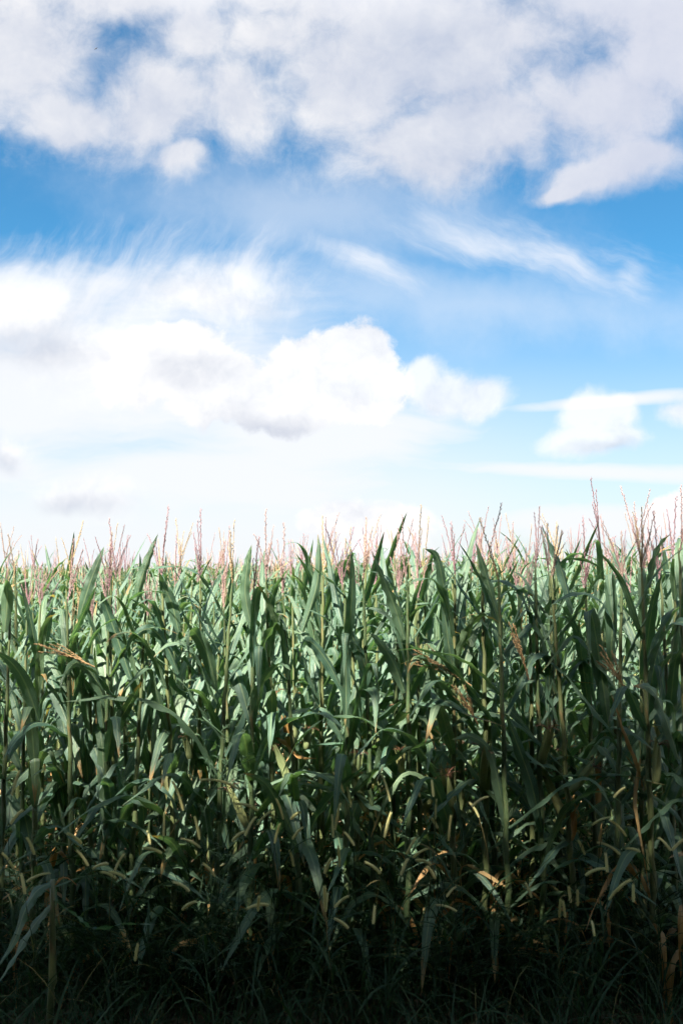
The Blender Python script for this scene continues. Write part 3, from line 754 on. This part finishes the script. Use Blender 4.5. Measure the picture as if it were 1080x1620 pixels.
for a_ in [
    (4, [(208, 1075), (186, 1010), (168, 960), (160, 935)], .088, 40, -.1), (4, [(212, 965), (226, 910), (240, 872), (250, 845)], .075, 30, .05),
    (5, [(283, 1000), (272, 955), (258, 925), (252, 905)], .085, 20, -.1), (5, [(283, 1066), (262, 1018), (238, 995), (212, 1008), (195, 1040)], .085, 50, -.2),
    (3, [(172, 1185), (190, 1140), (210, 1105), (224, 1078)], .095, 25, -.2), (1, [(62, 1140), (42, 1085), (20, 1050), (-10, 1028)], .10, 35, -.2),
    (3, [(172, 1125), (152, 1075), (128, 1048), (108, 1060), (92, 1100)], .085, 50, -.25), (6, [(342, 1090), (330, 1040), (312, 1005), (300, 1000), (298, 1040)], .10, 30, -.2),
    (7, [(400, 1080), (418, 1020), (440, 985), (455, 1000)], .095, 55, -.2), (7, [(400, 1000), (388, 940), (392, 890), (398, 862)], .075, 25, .0),
    (7, [(402, 1150), (412, 1090), (440, 1052), (460, 1060)], .10, 50, -.25), (9, [(543, 1095), (520, 1050), (495, 1018), (480, 1018), (474, 1050)], .085, 45, -.2),
    (10, [(590, 1090), (572, 1040), (556, 1005), (548, 990)], .09, 30, -.1), (11, [(640, 1012), (624, 960), (606, 915), (588, 872)], .09, 30, -.1),
    (11, [(640, 1096), (622, 1048), (600, 1015), (585, 1002)], .095, 30, -.1), (9, [(545, 1190), (560, 1125), (577, 1092), (592, 1100), (594, 1160)], .10, 40, -.25),
    (7, [(402, 1225), (430, 1165), (475, 1135), (515, 1132), (545, 1155)], .10, 55, -.3), (8, [(478, 1000), (500, 930), (505, 880), (503, 845)], .075, 20, .05),
    (9, [(548, 1270), (590, 1225), (640, 1190), (700, 1165)], .085, 45, -.25), (17, [(965, 1060), (968, 985), (966, 925), (962, 912), (970, 985)], .095, 15, -.1),
    (17, [(962, 1150), (950, 1060), (938, 985), (930, 970), (932, 1050)], .11, 20, -.2), (16, [(905, 970), (890, 910), (872, 865), (856, 830)], .08, 30, .05),
    (18, [(1027, 1090), (1040, 1030), (1062, 992), (1085, 988), (1105, 1040)], .11, 50, -.3), (18, [(1027, 930), (1033, 890), (1045, 860), (1060, 845)], .07, 30, .0),
    (15, [(862, 1365), (880, 1310), (905, 1270), (940, 1254), (978, 1252)], .085, 40, -.3), (15, [(858, 1320), (840, 1240), (815, 1170), (800, 1130)], .10, 25, -.2),
    (14, [(802, 1320), (790, 1250), (775, 1190), (745, 1165), (715, 1170)], .09, 35, -.2), (14, [(800, 1015), (780, 950), (765, 900), (752, 858)], .085, 30, .0),
    (5, [(300, 1400), (286, 1355), (268, 1330), (240, 1322)], .075, 50, -.3), (3, [(180, 1330), (176, 1265), (170, 1240), (156, 1248), (165, 1330)], .085, 20, -.2),
    (8, [(475, 1345), (450, 1290), (420, 1240), (385, 1222)], .085, 45, -.25), (8, [(480, 1345), (505, 1285), (545, 1240), (580, 1210)], .085, 45, -.25),
    (12, [(712, 1080), (735, 1010), (760, 975), (790, 985)], .09, 45, -.1), (12, [(712, 980), (700, 920), (690, 880), (672, 868)], .075, 30, -.1), (19, [(1072, 1200), (1050, 1130), (1030, 1090), (1000, 1085)], .1, 40, -.2),
    (0, [(8, 1000), (12, 945), (6, 925), (-4, 980)], .09, 15, -.1), (2, [(125, 980), (140, 930), (155, 890), (165, 865)], .075, 30, .05), (10, [(590, 1240), (612, 1170), (640, 1130), (670, 1140), (690, 1190)], .1, 45, -.25),
]: custom_leaf(*a_)
dl = dict(mat=M_DRY)
custom_leaf(18, [(1015, 1245), (1000, 1190), (980, 1140), (965, 1095)], .035, 30, -.15, label='orange dried narrow leaf', **dl)
custom_leaf(18, [(1027, 1420), (1012, 1385), (988, 1368), (965, 1385), (942, 1430), (925, 1475)], .062, 35, -.35, label='bent leaf dried to orange', **dl)
custom_leaf(19, [(1085, 1352), (1072, 1351), (1056, 1358)], .03, 50, -.2, label='pinkish dried leaf tip', **dl)
custom_leaf(18, [(1012, 1200), (1003, 1260), (1010, 1310), (1028, 1420)], .03, 30, -.1, label='yellowed narrow leaf', **dl)
custom_leaf(7, [(432, 1165), (452, 1180), (475, 1198), (500, 1200)], .035, 40, -.2, label='brown dried leaf', **dl)
custom_leaf(16, [(905, 1330), (908, 1290), (915, 1270)], .05, 20, -.1, label='dull brown dried leaf', **dl)
# tassels snapped over and dried
def fallen_tassel(pi, p0, p1, seed):
    plant = front_plants[pi]; rnd = random.Random(seed); y0 = plant.location.y - .08
    a, b_ = at(*p0, y0), at(*p1, y0 - .05); d = b_ - a; g = Geo()
    inv = Matrix.LocRotScale(plant.location, plant.rotation_euler, plant.scale).inverted(); a = inv @ a; b_ = inv @ b_; d = b_ - a
    spike(g, a, d, d.length, rnd, .003, .15, size=1.2)
    for i in range(5):
        o = Vector((rnd.uniform(-.25, .25), rnd.uniform(-.25, .25), rnd.uniform(-.25, .25))); spike(g, a + d * (.15 + .05 * i), d.normalized() + o, d.length * rnd.uniform(.5, .8), rnd, .0018, .3)
    o = mesh_obj('tassel', g.mesh('tassel', M_DTAS), plant); o['label'] = 'tan dried tassel snapped over'
fallen_tassel(2, (150, 1055), (60, 1014), 1); fallen_tassel(13, (745, 1085), (655, 1022), 2); fallen_tassel(14, (836, 1075), (812, 985), 3); fallen_tassel(18, (992, 1095), (950, 1030), 4); fallen_tassel(12, (755, 1145), (722, 1085), 5)
# ears that show
for pi, p0, p1, mt in ((18, (1036, 1240), (1042, 1178), 0), (16, (903, 1252), (938, 1212), 0), (7, (484, 1185), (490, 1148), 0), (9, (563, 1228), (568, 1185), 0), (11, (635, 1222), (632, 1180), 0), (5, (300, 1200), (296, 1160), 0)):
    plant = front_plants[pi]; y0 = plant.location.y - .04
    a, b_ = at(*p0, y0), at(*p1, y0); inv = Matrix.LocRotScale(plant.location, plant.rotation_euler, plant.scale).inverted(); a = inv @ a; b_ = inv @ b_
    em, sk = (DEARS if mt else EARS)[pi % 2]; e = mesh_obj('ear', em, plant, a, (b_ - a).to_track_quat('Z', 'Y').to_euler(), (.8, .8, (b_ - a).length / .19))
    mesh_obj('silk', sk, e)

# a short plant snapped off at half height, at the left edge
def broken_plant():
    rnd = random.Random(81); d = 3.55; top = at(84, 1392, d); root = empty('corn_plant', (top.x, d, 0)); H = top.z
    tag(root, 'snapped short corn plant with hanging leaves, low at the left edge', 'corn plant', 'front row of corn')
    g = Geo(); g.add(*tube([(-.01, 0, -.03), (0, 0, H * .4), (.004, 0, H * .42), (.0, 0, H * .8), (0, 0, H)], [.015, .012, .0145, .010, .009], 8)); mesh_obj('stalk', g.mesh('stalk', M_STALK), root)
    front_plants.append(root); i = len(front_plants) - 1
    root.scale = (1, 1, 1)
    custom_leaf(i, [(84, 1396), (60, 1408), (40, 1440), (22, 1490), (-10, 1540)], .07, 50, -.15); custom_leaf(i, [(82, 1430), (50, 1470), (20, 1520), (-5, 1560)], .06, 40, -.1)
    custom_leaf(i, [(86, 1425), (118, 1448), (150, 1470), (200, 1462), (268, 1464)], .075, 60, -.1)
    custom_leaf(i, [(88, 1400), (104, 1388), (124, 1402)], .02, 40, -.05, mat=M_DRY)
broken_plant()

# ------------------------------------------------------------------ feathery weeds between the stalks
def weed(px, top, base_d, seed, lab):
    rnd = random.Random(seed); t = at(px, top, base_d); root = empty('feathery_weed', (t.x, base_d, 0)); tag(root, lab, 'weed', 'feathery weeds')
    H = t.z; pts = [Vector((rnd.uniform(-.015, .015) * i, rnd.uniform(-.015, .015) * i, H * i / 9)) for i in range(10)]
    g = Geo(); g.add(*tube(pts, [.004 * (1 - i / 11) + .0006 for i in range(10)], 5)); mesh_obj('stem', g.mesh('stem', M_WEED), root)
    for i in range(26):
        f = 2 + 7 * (i / 26); j = int(f); p = pts[j].lerp(pts[min(j + 1, 9)], f - j); a = i * 2.4; l = rnd.uniform(.10, .18) * (1.15 - .7 * (i / 26))
        P = [p + Vector((math.cos(a) * l * t_, math.sin(a) * l * t_, l * (.75 * t_ - .3 * t_ * t_))) for t_ in np.linspace(0, 1, 6)]
        g = Geo(); g.add(*tube(P, [.0011] * 6, 3))
        for k_ in range(12):
            q = P[1].lerp(P[5], k_ / 12); b2 = a + rnd.choice((-1, 1)) * rnd.uniform(.5, 1.1); w = rnd.uniform(.018, .034)
            e = q + Vector((math.cos(b2) * w, math.sin(b2) * w, w * rnd.uniform(0, .6))); s_ = Vector((-math.sin(b2), math.cos(b2), 0)) * .0022; mdl = q.lerp(e, .5)
            g.add([q, mdl + s_, e, mdl - s_], [(0, 1, 2, 3)], [(.5, .5)] * 4)
        mesh_obj('sprig', g.mesh('sprig', M_WEED), root)
weed(372, 1185, 3.85, 1, 'pale feathery weed standing left of the middle among foxtails')
weed(330, 1130, 4.0, 2, 'tall feathery weed rising against the corn left of the middle')
weed(345, 1340, 3.6, 3, 'low feathery weed at the foot of the corn, left of middle')
weed(60, 1280, 3.9, 4, 'feathery weed among the stalks near the left edge')
weed(690, 1330, 3.8, 5, 'feathery weed behind the foxtails right of the middle')

# ------------------------------------------------------------------ grass along the edge
def make_grass():
    rs = random.Random(55); g_v, g_uv, g_a, g_f = [], [], [], []; base = 0; n, m_ = 8, 3
    fc = np.array(grid_faces(n, m_))
    lib = []
    for q in range(160):
        o = rs.uniform(.1, .95); dr = rs.uniform(.08, .46); p = np.zeros(3); d = np.array([o, 0, 1.0]); P = []; az = rs.uniform(-.06, .06)
        for i in range(n):
            P.append(p.copy()); d = d / np.linalg.norm(d); p = p + d / (n - 1); d = d + (dr * .5, az, -dr * (i / 4))
        lib.append(leaf_strip(P, (0, 1, 0), rs.uniform(.008, .024), m_, rs, rs.uniform(-80, 80), .05, .35))
    for c_ in range(2400):
        y = (rs.uniform(1.7, 3.3), rs.uniform(2.9, 4.2), rs.uniform(3.9, 5.4), rs.uniform(4.4, 7.6))[c_ % 4]; half = .40 * y + .25; cx = rs.uniform(-half, half)
        tall = rs.uniform(.14, .42) * (1.0 if y > 2.9 else .75) if y < 3.9 else rs.uniform(.3, .66)
        for b_ in range(rs.randint(4, 9)):
            a = rs.uniform(0, 6.28); L = tall * rs.uniform(.7, 1.5); V, uv = lib[rs.randrange(160)]; c1, s1 = math.cos(a) * L, math.sin(a) * L
            V = np.stack([V[:, 0] * c1 - V[:, 1] * s1 + cx + rs.uniform(-.05, .05), V[:, 0] * s1 + V[:, 1] * c1 + y + rs.uniform(-.05, .05), V[:, 2] * L - .02], 1)
            g_v.append(V); g_uv.append(uv); g_a.append(np.full(len(V), rs.random())); g_f.append(fc + base); base += len(V)
    me = bpy.data.meshes.new('grass'); me.from_pydata(np.concatenate(g_v).tolist(), [], np.concatenate(g_f).tolist())
    set_uv(me, np.concatenate(g_uv), np.concatenate(g_a)); me.materials.append(M_GRASS); me.polygons.foreach_set('use_smooth', [True] * len(me.polygons))
    o = mesh_obj('grass', me); tag(o, 'tangled dark green grass along the edge of the corn', 'grass', kind='stuff')
    print('grass faces', len(me.polygons))
make_grass()

# ------------------------------------------------------------------ bird
def make_bird():
    p = at(152, 77, 70); g = Geo()
    body = [Vector((-.13, 0, .0)), Vector((-.06, 0, .01)), Vector((.03, 0, .012)), Vector((.11, 0, .0)), Vector((.15, 0, -.005))]
    root = empty('bird', p, (R(20), R(-40), R(15)))
    tag(root, 'tiny dark bird flying high in front of the clouds at upper left', 'bird')
    g.add(*tube(body, [.004, .028, .034, .02, .004], 8)); mesh_obj('body', g.mesh('body', M_BIRD), root)
    for s in (-1, 1):
        g = Geo(); P = np.array([(.03 - .05 * t * t, s * .20 * t, .03 * math.sin(3 * t)) for t in np.linspace(0, 1, 7)])
        V, uv = leaf_strip(P, (1, 0, 0), .075, 3, random.Random(2), 0, 0, .1); g.add(V, grid_faces(7, 3), uv); mesh_obj('wing', g.mesh('wing', M_BIRD), root)
make_bird()
